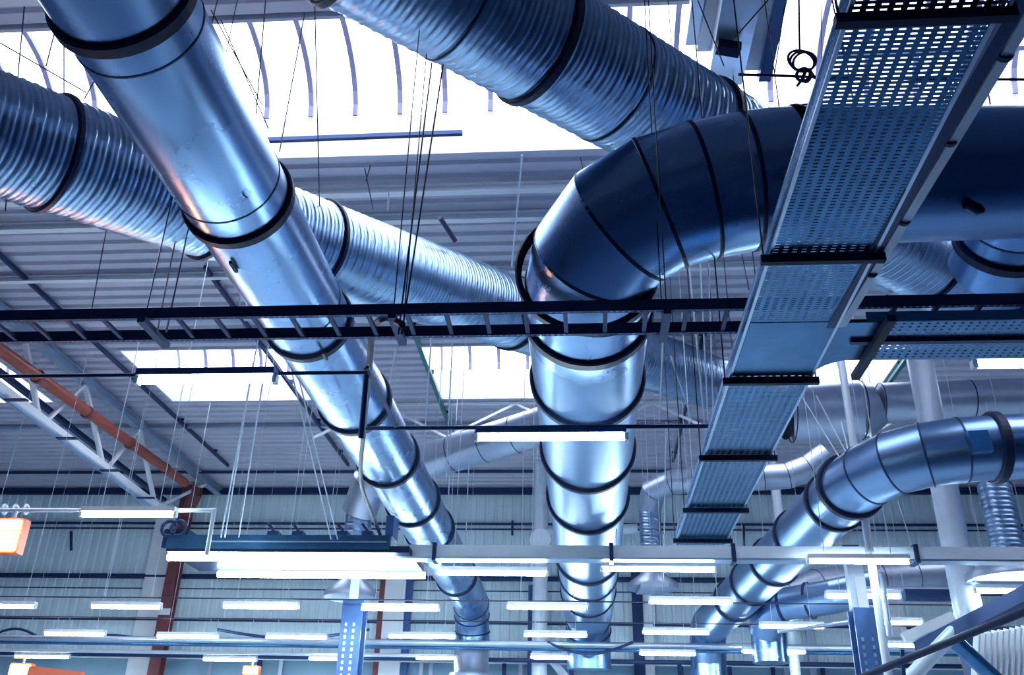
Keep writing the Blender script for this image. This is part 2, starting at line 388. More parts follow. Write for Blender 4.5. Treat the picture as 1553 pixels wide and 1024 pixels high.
# B + C: the large middle duct with the swept bend
rB = .61
B = thing('bent_duct', 'large smooth duct that runs towards the viewer, bends right and turns dark overhead', 'duct', (0,9,3.7))
B1 = V(-.03,24.0,4.30); B0 = V(.02,7.95,4.31)
yB = [PZ(890,y,4.30-rB).y for y in (502,648,745,808,886,912,936)]
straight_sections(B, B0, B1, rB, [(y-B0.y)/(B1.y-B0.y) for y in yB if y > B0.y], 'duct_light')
for i, y in enumerate(yB): collar(B, at_y(B0,B1,y), V(0,1,0), rB, .12 if i < 5 else .07, .045 if i < 5 else .03)
bend = [B0+V(0,.45,0), B0, PD(908,386,8.45), PD(972,322,8.2), PD(1090,283,8.12), PD(1200,268,8.1)]
out = gored(B, bend, rB, 'duct', 8, 'collar', .035, .014)
collar(B, B0+V(0,.02,0), V(-.03,1,-.01), rB, .15, .038)
Cdir = (PD(1520,262,8.5)-PD(1200,268,8.1)).normalized()
C0, C1 = out[-1], out[-1]+Cdir*9
collar(B, C0, Cdir, rB, .03, .012, 'seam', 'seam_ring')
straight_sections(B, C0, C1, rB, [.18,.45,.7], 'duct_shaded')
collar(B, C0.lerp(C1,.012), Cdir, rB, .03, .014, 'collar', 'seam_ring')
for k in (.45,.7): collar(B, C0.lerp(C1,k), Cdir, rB)
# knob on top of the dark run and dark smudge handle under it
kp = on_axis(C0, C1, 1222, 262)
MB().sweep([kp+V(0,0,rB-.02), kp+V(0,0,rB+.05), kp+V(0,0,rB+.09), kp+V(0,0,rB+.10)], [.12,.12,.07,.01], 20).build('knob', M['tray'], B)
kp = on_axis(C0, C1, 1432, 262)
MB().sweep([kp+V(0,-.30,-rB+.06), kp+V(.06,-.34,-rB-.02), kp+V(.10,-.34,-rB-.03)], [.05,.05,.02], 14).build('handle', M['collar'], B)
# branch below the dark run at the right edge
bp = on_axis(C0, C1, 1562, 262)
br = [bp+V(0,.1,-.1), bp+V(0,.45,-.16), bp+V(0,.80,-.27)]
gored(B, br, .42, 'duct_shaded', 3, 'seam', .02, .008, 'branch')
collar(B, br[2], br[2]-br[1], .42, .11, .05)
MB().sweep([br[2], br[2]+V(0,.35,-.08)], .415, 44).build('branch_end', M['duct_shaded'], B)
MB().sweep([B1, B1+V(0,.5,-.03), B1+V(0,.95,-.30), B1+V(0,1.15,-.75), B1+V(0,1.18,-1.25)], rB*.93, 44, True, True).build('outlet_elbow', M['duct_light'], B)
for k, (dy, dz) in enumerate(((.5,-.03),(.95,-.30),(1.15,-.75))): collar(B, B1+V(0,dy,dz), V(0,1.2-k*.55,-.15-k*.5), rB*.93, .05, .03)
# ribbed ducts
def ribbed(root, p, q, r, pitch=.125, name='ribbed_section', seg=44, m='spiral', big=5):
    L = (q-p).length; d = (q-p).normalized(); a = d.cross(V(0,0,1) if abs(d.z) < .95 else V(0,1,0)).normalized(); b = a.cross(d)
    step = pitch/6; n = int(L/step); mb = MB(); vs = []
    for i in range(n+1):
        s = i*step
        for j in range(seg):
            w = 2*math.pi*j/seg; u = ((s/pitch-j/seg) % 1.0)
            k = int((s/pitch-j/seg)//1)
            dr = .013 if u < .17 else (-.016 if u < .34 else (.005 if .5 < u < .67 else 0))
            vs.append(p+d*s+(a*math.cos(w)+b*math.sin(w))*(r+dr))
    mb.add(vs, [(i*seg+j,i*seg+(j+1)%seg,(i+1)*seg+(j+1)%seg,(i+1)*seg+j) for i in range(n) for j in range(seg)], True)
    return mb.build(name, M[m], root)
rD = .64
DA, DB = PD(705,0,8.8), PD(1420,408,13.6)
D0, D1 = DA-(DB-DA)*.6, DA+(DB-DA)*1.6
Dm = on_axis(D0, D1, 560, -80)
D = thing('ribbed_duct', 'big dark ribbed duct crossing the top of the view above the dark bend', 'duct', (1,8.8,6.4), 'ribbed ducts')
ribbed(D, D0, D1, rD, .135)
for x, y, w_ in ((810,65,.10),(1062,195,.07),(500,-60,.08),(1395,400,.07)): collar(D, on_axis(D0,D1,x,y), D1-D0, rD+.01, w_, .035)
for x, y in ((690,0),(930,120),(1120,240)):
    collar(D, on_axis(D0,D1,x,y), D1-D0, rD+.008, .02, .01, 'seam', 'seam_ring')
rE = .585
E0, E1 = PD(0,205,8.9), PD(1085,582,21.0)
E0 = E0+(E0-E1)*.35
E_ = thing('ribbed_duct', 'long pale ribbed duct passing behind the smooth left duct and the middle duct', 'duct', (-2.5,11.5,6.2), 'ribbed ducts')
ribbed(E_, E0, E1, rE, .125)
for x, y in ((78,238),(325,300),(476,372),(780,465)): collar(E_, on_axis(E0,E1,x,y), E1-E0, rE+.012, .06, .03)
for x, y in ((478,330),(776,455)):
    c = on_axis(E0,E1,x,y); MB().beam(c+V(.1,-rE,.05), c+V(.22,-rE-.03,.12), .03, .03).build('hanger_hook', M['collar'], E_)
F1, F2, F3, F4 = PD(1200,627,20.3), PD(1305,622,20.0), PD(1335,612,19.9), PD(1640,602,19.4)
gored(E_, [E1, E1.lerp(F1,.45)+V(-.05,.25,0), F1], .60, 'dull', 4, 'seam', .02, .01)
MB().sweep([F1, F2], .64, 44, False).build('pipe_section', M['dull'], E_)
MB().sweep([F2, F3], [.64,.44], 44, False).build('reducer', M['dull'], E_)
MB().sweep([F3, F4], .44, 44, True).build('pipe_section', M['dull'], E_)
for p, r_ in ((F1,.64),(F2,.64),(F3,.44),(F3.lerp(F4,.2),.44),(F3.lerp(F4,.45),.44),(F3.lerp(F4,.75),.44)): collar(E_, p, V(1,0,0), r_, .025, .01, 'seam', 'seam_ring')
# G: right curved duct
rG = .455
G = thing('curved_duct', 'smooth duct on the right that bends from the right edge away towards the far wall', 'duct', (4,14,3.6))
g0 = [PD(1750,672,12.6), PD(1508,679,12.9)]
ga = [PD(1508,679,12.9), PD(1420,687,13.0), PD(1345,706,13.35), PD(1290,738,13.9)]
gs = V(3.70,14.35,4.12); ge = V(3.02,24.2,4.05)
straight_sections(G, g0[0], g0[1], rG, [.5], 'duct')
collar(G, g0[1], V(1,0,0), rG, .14, .05)
q0 = ga[-1]
o_ = gored(G, ga+[q0+(ge-q0).normalized()*.5], rG, 'duct_light', 6, 'seam', .03, .012)
collar(G, q0, ge-q0, rG, .13, .06)
yG = [PZ(x,y,4.1-rG).y for x,y in ((1238,825),(1189,866),(1149,897),(1117,922),(1085,943))]
straight_sections(G, q0, ge, rG, [(y-q0.y)/(ge.y-q0.y) for y in yG], 'duct_light')
for y in yG: collar(G, at_y(q0,ge,y), ge-q0, rG, .10, .04)
MB().sweep([ge, ge+V(0,.45,-.04), ge+V(0,.85,-.3), ge+V(0,1.0,-.8), ge+V(0,1.0,-1.2)], rG, 40, True, True).build('outlet_elbow', M['duct'], G)
MB().beam(PD(1470,672,12.45), PD(1500,670,12.45), .12,.3).build('inspection_plate', M['tray'], G)
# small branch ducts with ribbed drops and flared outlets
def dropper(label, pts, r, drop_top, drop_bot, m='dull', flare=.62, rr=None, gz=5):
    root = thing('branch_duct', label, 'duct', drop_bot, 'branch ducts with ribbed drops')
    rr = rr or r*.86
    if pts: gored(root, pts, r, m, gz, 'seam', .02, .008)
    ribbed(root, drop_top, drop_bot, rr, .16, 'ribbed_drop', 28)
    zb = drop_bot
    MB().sweep([zb+V(0,0,.02), zb+V(0,0,-.05), zb+V(0,0,-.30), zb+V(0,0,-.42)], [rr*1.02, rr*1.1, flare, flare], 32).build('outlet_hood', M[m], root)
    return root
h = PD(985,770,23.6); hb = PD(990,868,22.9); hb = V(h.x,h.y,hb.z)
Hp = [PD(1255,690,22.4), PD(1222,712,22.4), PD(1195,722,22.4), PD(1120,726,22.6), PD(1030,730,23.0), PD(993,742,23.3), h]
dropper('small duct behind the perforated tray, turning down into a ribbed drop', Hp, .31, h, hb, gz=9)
h = PD(545,778,22.0); hb = PD(540,884,21.6); hb = V(h.x,h.y,hb.z)
Ip = [PD(880,628,20.0), PD(770,662,20.6), PD(650,700,21.3), PD(580,722,21.8), PD(550,745,22.0), h]
dropper('grey slanting duct behind the smooth left duct, turning down into a ribbed drop', Ip, .42, h, hb, gz=8, rr=.31)
h = PD(1508,738,16.0); hb = PD(1530,846,15.6); hb = V(h.x,h.y,hb.z)
dropper('short ribbed drop with a wide dark hood under the curved duct at the right edge', None, .33, h+V(0,0,.5), hb, m='dull', flare=.75, rr=.27)
# J lower right duct
J = thing('lower_duct', 'dull duct low on the right that bends down behind the curved duct', 'duct', PD(1180,930,22.0))
Jp = [PD(1480,868,23.5), PD(1400,872,23.2), PD(1290,882,23.0), PD(1225,892,22.6), PD(1185,915,22.2), PD(1165,945,22.0)]
MB().sweep([PD(1700,862,24), Jp[0]], .40, 40, True).build('pipe_section', M['dull'], J)
o_ = gored(J, Jp, .40, 'dull', 7, 'seam', .02, .01)
MB().sweep([o_[-1], o_[-1]+V(0,.1,-.5), o_[-1]+V(0,.1,-.9)], .42, 36, True).build('outlet', M['duct'], J)
for x, y in ((1215,900),(1190,915)): pass
J2 = thing('lower_duct', 'blue-grey duct end with a dark collar just under the lower right duct', 'duct', PD(1220,915,20))
a, b = PD(1262,905,20.0), PD(1185,918,20.6)
MB().sweep([PD(1330,890,20.0), a, b, PD(1165,935,20.8), PD(1160,960,20.9)], .36, 36, True, True).build('pipe_section', M['duct_light'], J2)
collar(J2, PD(1228,911,20.3), a-b, .36, .08, .04); collar(J2, PD(1188,918,20.6), a-b, .36, .08, .04)
# ------------------------------------------------------------------ perforated tray T
def perforated(p, ax, bx, L, W, px, py, hx, hy, skip=None):    # sheet with real slots; ax along length, bx across
    mb = MB(); nx = int(W/px); ny = int(L/py); xs = [0]; ys = [0]
    mx_ = (W-nx*px)/2; my_ = (L-ny*py)/2
    for i in range(nx): xs += [mx_+i*px+(px-hx)/2, mx_+i*px+(px+hx)/2]
    for i in range(ny): ys += [my_+i*py+(py-hy)/2, my_+i*py+(py+hy)/2]
    xs.append(W); ys.append(L); n = len(xs); fs = []
    for j in range(len(ys)-1):
        for i in range(n-1):
            if i % 2 == 1 and j % 2 == 1 and not (skip and skip(ys[j])): continue
            fs.append((j*n+i, j*n+i+1, (j+1)*n+i+1, (j+1)*n+i))
    mb.add([p+ax*y+bx*x for y in ys for x in xs], fs); return mb
def solidify(o, t=.003):
    m = o.modifiers.new('sheet_thickness', 'SOLIDIFY'); m.thickness = t; m.offset = 0
TX0, TX1, TZ = 1.16, 1.80, 3.10
T = thing('perforated_tray', 'wide perforated cable tray running away from top right to the lighting trunking', 'cable tray', (1.5,6,3.0))
o = perforated(V(TX0,1.2,TZ), V(0,1,0), V(1,0,0), 11.2, TX1-TX0, .058, .030, .030, .011, lambda y: 4.75 < y < 5.7).build('tray_base', M['tray'], T); solidify(o)
for X, nm in ((TX0,'left'), (TX1,'right')):
    o = perforated(V(X,1.2,TZ), V(0,1,0), V(0,0,1), 11.2, .10, .045, .058, .013, .036).build('tray_side', M['tray'], T); solidify(o)
    MB().box((X-.012,1.2,TZ+.10), (X+.012,12.4,TZ+.115)).build('rim', M['rim'], T)
    MB().box((X-.010,1.2,TZ-.012), (X+.010,12.4,TZ+.004)).build('edge_strip', M['rim'], T)
for k, y in enumerate((3.07,5.06,6.94,8.81,10.65,12.05)):
    b = MB(); b.box((TX0-.06,y-.022,TZ-.065),(TX1+.06,y+.022,TZ-.01)); sb = b.build('support_bar', M['collar'], T)
    for X in (TX0-.04, TX1+.04): MB().tube((X,y,TZ-.05),(X,y,RZ),.006,6).build('threaded_rod', M['wire'], sb)
MB().box((TX0+.02,5.98,TZ-.006),(TX1-.02,6.86,TZ-.002)).build('splice_plate', M['tray'], T)
# rounded inside corner plate towards the side tray
b = MB(); c = V(TX1+.33, 6.95, TZ-.004); arc = [c+V(-.35*math.cos(a), -.35*math.sin(a), 0) for a in [math.pi/2*i/10 for i in range(11)]]
vs = [V(TX1-.02,6.0,TZ-.004)]+arc+[V(TX1+.33,6.0,TZ-.004)]; vs = vs+[v+V(0,0,.004) for v in vs]
b.add(vs, [tuple(range(13))[::-1], tuple(range(13,26))]); b.build('corner_plate', M['tray'], T)
# side rail on the right of the tray
R_ = thing('strut_rail', 'slim bright steel rail running along the right side of the wide perforated tray', 'rail', (2.05,4.5,3.1))
p, q = PZ(1553,32,3.12), PZ(1276,492,3.12)
p = p+(p-q).normalized()*1.5; dd = (q-p).normalized()
MB().beam(p, q, .055, .05).build('rail_body', M['whitepipe'], R_)
MB().beam(p+V(-.075,0,-.01), q+V(-.075,0,-.01), .07, .04).build('dark_gap_strip', M['steel'], R_)  # dark strip standing for the gap between rail and tray
for x, y in ((1523,82),(1440,212),(1371,333),(1322,412)):
    c = PZ(x,y,3.12); MB().band(c, dd, .03, .035, .012, 12).build('clamp', M['collar'], R_)
# side tray to the right
T2 = thing('perforated_tray', 'perforated cable tray branching off to the right edge below the ladder tray', 'cable tray', (3.5,6.6,3.0))
yA_, yB_ = 6.42, 7.02
for ya, yb in ((6.0,6.26),(6.30,6.62)):
    o = perforated(V(2.0,ya,TZ), V(1,0,0), V(0,1,0), 6.5, yb-ya, .05, .058, .018, .02).build('tray_base', M['tray'], T2); solidify(o)
MB().box((1.95,6.26,TZ-.03),(8.5,6.31,TZ+.03)).build('centre_rail', M['steel'], T2)
for y in (6.0,6.63): MB().box((2.0,y-.008,TZ),(8.5,y+.008,TZ+.08)).build('tray_side', M['tray'], T2)
for X in (2.12,4.2,6.3): MB().beam((X-.0,5.85,TZ-.05),(X,6.85,TZ-.05),.06,.05).build('support_bar', M['collar'], T2)
# ladder tray
L = thing('ladder_tray', 'dark ladder cable tray spanning the whole view from left to right', 'cable tray', (0,6.2,3.3))
LY0, LY1, LZ = 6.08, 6.45, 3.3
sl = .012
for y, hh in ((LY0,.085),(LY1,.085)):
    o = MB()
    for x in range(-12, 10, 1): pass
    o.box((-12,y-.018,LZ-.04),(10,y-.014,LZ+.05)); o.build('side_rail', M['steel'], L)
    MB().box((-12,y-.018,LZ+.046),(10,y+.02,LZ+.05)).build('top_flange', M['steel'], L)
    o = perforated(V(-12,y-.018,LZ-.04), V(1,0,0), V(0,1,0), 22, .036, .036, .045, .012, .018).build('bottom_flange', M['steel'], L); solidify(o, .002)
x = -11.85
while x < 9.9:
    if not (1.1 < x < 1.9 and False): MB().box((x-.016,LY0-.015,LZ-.035),(x+.016,LY1-.015,LZ-.010)).build('rung', M['steel'], L)
    x += .30
for X in (-8.1,-3.4,-1.45,.6,4.0):
    hb_ = MB().box((X-.03,LY0-.05,LZ-.09),(X+.03,LY1+.05,LZ-.042)).build('hanger_bracket', M['steel'], L)
    for y in (LY0,LY1): MB().tube((X,y,LZ),(X,y,RZ),.005,6).build('hanger_rod', M['wire'], hb_)
# ------------------------------------------------------------------ lamps
def lamp(xa, xb, y, label, group, z=3.3, lit=True, ww=.13):
    p, q = PZ(xa,y,z), PZ(xb,y,z); Ym = (p.y+q.y)/2; p.y = q.y = Ym
    r = thing('strip_light', label, 'lamp', (p+q)/2, group)
    b = MB(); b.box((p.x,Ym-ww/2,z+.035),(q.x,Ym+ww/2,z+.10)); b.build('housing', M['blue'] if Ym < 10 else M['white'], r)
    b = MB().sweep([p+V(.03,0,0), q-V(.03,0,0)], .034 if Ym > 9.5 else .03, 12); b.build('lamp_tube', M['tube'], r)
    for e in (p, q): MB().box((e.x-.02,Ym-.035,z-.035),(e.x+.02,Ym+.035,z+.04)).build('lamp_holder', M['white'], r)
    if Ym > 10:
        for X in (p.x+.25, q.x-.25): MB().tube((X,Ym,z+.1),(X,Ym,RZ+.02),.006,5).build('suspension_rod', M['wirelight'], r)
    return p.x, q.x, Ym
ordn = ['leftmost','second from left','third from left','fourth from left','fifth from left','sixth from left','seventh from left','eighth from left']
lamp(207,418,577,'dark blue strip light seen against the left square rooflight','strip lights nearest the viewer')
lamp(722,950,664,'lit strip light with dark housing hanging in front of the middle duct','strip lights nearest the viewer')
lamp(1478,1620,553,'lit strip light at the right edge just under the perforated side tray','strip lights nearest the viewer')
lamp(124,266,781,'lit strip light at left between lattice truss end and glowing heater','strip lights nearest the viewer')
for i, (a, b) in enumerate(((665,830),(912,1085),(1225,1380))):
    lamp(a, b, (870,864,852)[i], ['lit strip light under the white trunking left of the middle duct','lit strip light under the white trunking right of the middle duct','lit strip light under the white trunking below the curved right duct'][i], 'strip lights under the white trunking', z=3.25)
ROWL = {'upper row of small strip lights before the far wall': [(-60,52,920),(140,243,921),(340,452,921),(550,665,924),(770,890,922),(985,1110,914),(1252,1366,905),(1478,1600,897)],
 'middle row of small strip lights before the far wall': [(70,158,962),(240,330,966),(405,495,967),(590,690,966),(795,890,964),(975,1075,960),(1152,1250,951),(1300,1400,945)],
 'lowest row of small strip lights before the far wall': [(25,103,997),(310,388,1001),(470,545,1000),(632,720,999),(805,890,998),(970,1055,992),(1125,1222,989),(1318,1390,979)]}
for gname, rows in ROWL.items():
    w_ = gname.split(' ')[0]
    xs = []
    for i, (a, b, y) in enumerate(rows):
        xs.append(lamp(a, b, y, 'small lit strip light, %s in the %s row before the far wall' % (ordn[i], w_), gname))
# big twin fixture
BF = thing('twin_strip_light', 'large low-hung twin-tube light fixture with blue housing, left of centre', 'lamp', PZ(425,850,3.3))
p, q = PZ(252,846,3.3), PZ(592,846,3.3); Yb = (p.y+q.y)/2
x0, x1 = p.x, q.x
MB().box((x0+.05,Yb-.12,3.36),(x1+.3,Yb+1.25,3.46)).build('housing', M['collar'], BF)
MB().box((x0+.05,Yb-.16,3.40),(x1,Yb-.08,3.62)).build('housing_side', M['tray'], BF)
MB().box((x0+.7,Yb-.18,3.50),(x1-.05,Yb-.161,3.52)).build('bright_strip', M['rim'], BF)
MB().sweep([V(x0+.05,Yb,3.30), V(x1+.02,Yb,3.30)], .055, 16).build('lamp_tube', M['tube'], BF)
MB().sweep([V(x0+.45,Yb+1.12,3.28), V(x1+.35,Yb+1.12,3.28)], .055, 16).build('lamp_tube', M['tube'], BF)
MB().box((x0-.05,Yb-.1,3.42),(x0+.35,Yb+.5,3.72)).build('end_box', M['steel'], BF)
for k in (0,.5): MB().ring((x0+.05+k*.3,Yb-.15,3.72),(0,1,0),.12,.03).build('end_loop', M['steel'], BF)
for xx in (x0+1.75,x0+2.15,x1-.35,x1-.75):
    b = MB(); b.box((xx-.12,Yb-.1,3.62),(xx+.05,Yb+.1,3.70)); b.beam((xx,Yb,3.66),(xx-.15,Yb,3.84),.05,.04); b.build('clip', M['steel'], BF)
MB().box((x1-.1,Yb-.1,3.62),(x1+.02,Yb+.3,3.95)).build('end_plate', M['blue'], BF)
# ------------------------------------------------------------------ trunking and cross pipes
K = thing('light_trunking', 'long white lighting trunking from the twin light to the right edge', 'trunking', (3,15.2,3.3))
ky = PZ(850,850,3.34).y
MB().box((-3.0,ky-.1,3.36),(13,ky+.1,3.55)).build('trunking_body', M['whitepipe'], K)
MB().box((-3.0,ky-.13,3.33),(13,ky+.13,3.36)).build('bottom_flange', M['rim'], K)
for xx in (-2.4,.35,2.2,4.9,7.6): MB().box((xx-.03,ky-.15,3.30),(xx+.03,ky+.15,3.58)).build('joint_clip', M['steel'], K)
def xpipe(pa, pb, z, r, m, label, name='cross_pipe', cat='pipe', g=None):
    a, b = PZ(*pa, z), PZ(*pb, z); Y = (a.y+b.y)/2
    o = MB().tube((a.x,Y,z),(b.x,Y,z),r,12).build(name, M[m]); tag(o, label, cat, g); return o
xpipe((-40,579),(556,557),3.42,.018,'steel','thin dark conduit crossing left of centre above the blue strip light','conduit','conduit')
xpipe((560,662),(1088,633),3.42,.022,'steel','thin dark conduit carrying the strip light before the middle duct','conduit','conduit')
xpipe((-60,775),(325,773),3.45,.03,'whitepipe','thin white conduit from the glowing heater to the hanging drop pipe','conduit','conduit')
p = PZ(325,773,3.45); o = MB().tube(p, p+V(0,0,-.62), .03).build('drop_pipe', M['whitepipe']); tag(o, 'short white pipe dropping at the end of the thin white conduit above the twin light', 'pipe')
xpipe((-40,914),(1600,908),3.42,.014,'wire','thin cable above the upper row of small strip lights','cable','cable')
xpipe((-40,946),(1600,938),3.6,.014,'wire','thin cable above the middle row of small strip lights','cable','cable')
xpipe((-60,978),(1700,974),3.5,.075,'dull','grey-blue pipe crossing the whole view low, upper of three', g='three low cross pipes')
xpipe((-60,985),(1700,981),3.44,.05,'tray','blue pipe crossing the whole view low, middle of three', g='three low cross pipes')
xpipe((-60,1004),(1700,996),3.42,.06,'steel','dark pipe crossing the whole view low, lowest of three', g='three low cross pipes')
xpipe((-60,990),(700,990),3.46,.05,'whitepipe','pale pipe at low left between the dark cross pipes')
xpipe((1370,903),(1442,903),3.4,.11,'steel','short thick dark tube left of the big round white column')
xpipe((1290,898),(1700,893),3.5,.06,'dull','grey pipe crossing behind the big round white column')
# sagging cables low
for k, (xa, xb, y, s, lab) in enumerate(((-20,60,968,-.12,'dark cable hump at the lower left edge'),(80,240,975,-.1,'slightly arched dark cable on the low cross pipes at left'),(560,700,978,-.1,'slightly arched dark cable on the low cross pipes left of centre'),(830,960,974,.14,'sagging dark cable under the lower end of the middle duct'),(330,560,955,.1,'slack dark cable low left of the blue flared column'))):
    a, b = PZ(xa,y,3.55), PZ(xb,y,3.55); n_ = 12
    o = MB().sweep([a.lerp(b,i/n_)+V(0,0,-s*2*math.sin(math.pi*i/n_)) for i in range(n_+1)], .035, 8).build('slack_cable', M['steel']); tag(o, lab, 'cable')
# flexible cable from ladder tray to twin light
pts = [PD(610,492,6.9), PD(585,482,7.2), PD(566,500,7.6), PD(560,560,8.6), PD(552,650,10.4), PD(547,728,12.4), PD(562,775,13.7), PD(577,812,14.4)]
o = MB().sweep(spline(pts,6), .028, 8).build('flexible_cable', M['collar']); tag(o, 'dark flexible cable hanging from the ladder tray down to the end of the twin light', 'cable')
a = PZ(557,557,3.42); o = MB().beam(a, a+V(-.02,.0,-.0)+V(0,1.45,0), .03, .03).build('conduit', M['steel']); tag(o, 'short dark conduit link joining the two thin cross conduits', 'conduit')
pts = [PD(557,557,8.4), PD(553,610,8.45), PD(548,664,8.5)]
o = MB().sweep(pts, .03, 8).build('drop_pipe', M['steel']); tag(o, 'short dark vertical drop pipe in front of the smooth left duct', 'pipe')
# ------------------------------------------------------------------ columns
def col(pa, Y, r, m, label, ztop=RZ, name='round_column', rings=(), zb=FZ):
    a = PY(*pa, Y); t = thing(name, label, 'column', (a.x,Y,zb)); MB().tube((a.x,Y,zb),(a.x,Y,ztop),r,28).build('shaft', M[m], t)
    for z in rings: MB().band((a.x,Y,z),(0,0,1),r,.06,.03,28).build('joint_ring', M['dull'], t)
    return t, a.x
col((1440,780),16.6,.235,'whitepipe','big round white column at the right, passing behind the curved duct', rings=(PY(1470,950,16.6).z,))
t, X = col((820,800),27.5,.22,'whitepipe','slender white round column just left of the middle duct')
MB().sweep([V(X,27.5,7.2), V(X+2.9,27.3,7.3)], .15, 16).build('cross_arm', M['whitepipe'], t)
MB().tube((X,27.2,6.95),(X,27.9,6.95),.32,20).build('hub', M['whitepipe'], t)
t, X = col((815,960),29.3,.30,'blue','faint blue column below the slender white column', ztop=6.0, name='round_column')
col((1297,690),14.2,.06,'whitepipe','thin white pole between ribbed duct end and the curved duct', name='thin_pole')
col((1176,740),24.5,.13,'whitepipe','white pole right of the perforated tray behind the small duct', name='thin_pole')
# perforated blue columns
def blue_col(xt, yt, Y, label, w_=.42, flare=None, zt=None):
    a = PY(xt, yt, Y); t = thing('steel_column', label, 'column', (a.x,Y,FZ))
    MB().ibeam((a.x,Y,FZ),(a.x,Y,a.z),w_,w_,.05).build('shaft', M['blue'], t)
    MB().box((a.x-w_*.22,Y-w_/2-.02,a.z-.1),(a.x+w_*.22,Y-w_/2+.01,a.z+.5)).build('top_plate', M['white'], t)
    zz = a.z-.6
    for k in range(28):
        for s in (-1,1): pass
    b = MB()
    for k in range(26):
        z = a.z-.5-k*.12
        for s in (-.1,.06): b.box((a.x+s-.02,Y-w_/2-.034,z-.03),(a.x+s+.02,Y-w_/2-.026,z+.03))
    b.build('slot_strip', M['rim'], t)
    return t, a
t, a = blue_col(540,912,19.0,'blue slotted steel column under the ribbed drop left of centre')
t, a = blue_col(1306,925,16.0,'blue slotted steel column under the right ducts left of the big white column', .36)
MB().box((a.x-.16,15.9,a.z),(a.x+.10,16.1,a.z+.75)).build('pale_head', M['whitepipe'], t)
MB().box((a.x-.18,15.9,a.z+.75),(a.x+.08,16.1,a.z+1.05)).build('dark_head', M['blue'], t)
o = MB().tube(PD(1336,868,16), PD(1350,965,15.6), .05).build('thin_pole', M['dull']); tag(o, 'thin grey pole just right of the blue slotted column under the right ducts', 'pole')
# ------------------------------------------------------------------ heaters
def heater(c, w_, h_, label, group='glowing orange heaters'):
    r = thing('radiant_heater', label, 'heater', c, group); c = Vector(c)
    b = MB(); b.box(c+V(-w_/2,0,-h_/2), c+V(w_/2,.16,h_/2)); b.build('casing', M['orange'], r)
    b = MB(); b.box(c+V(-w_/2+.03,-.015,-h_/2+.03), c+V(w_/2-.03,-.001,h_/2-.03)); b.build('glowing_panel', M['warm'], r)
    b = MB()
    for k in range(4): b.box(c+V(-w_/2,-.04,-h_/2+h_*(k+.5)/4-.006), c+V(w_/2,-.03,-h_/2+h_*(k+.5)/4+.006))
    b.build('guard', M['rust'], r)
    MB().tube(c+V(0,.08,h_/2), c+V(0,.08,h_/2+.12), .03).build('mount', M['whitepipe'], r)
    return r
heater(PD(8,812,12.2), .42, .46, 'glowing orange heater at the left edge beneath the white conduit')
heater(PD(30,1016,22), .55, .3, 'glowing orange heater at the bottom left corner')
heater(PD(380,1017,22), .40, .22, 'small glowing orange heater at the bottom edge under the lowest lights')
o = MB().beam(PD(45,1018,21.5), PD(125,1026,21.5), .2, .2).build('red_beam', M['orange']); tag(o, 'short orange-red beam at the bottom left corner beside the heater', 'beam')
vp = PZ(15,777,3.45)
o = thing('cable_bundle', 'small pale loops of cable on the white conduit above the left heater', 'cable', vp)
for k in range(4): MB().ring(vp+V(-.25+k*.16,0,.04), (1,0,0), .06, .02, 14, 5).build('loop', M['whitepipe'], o)
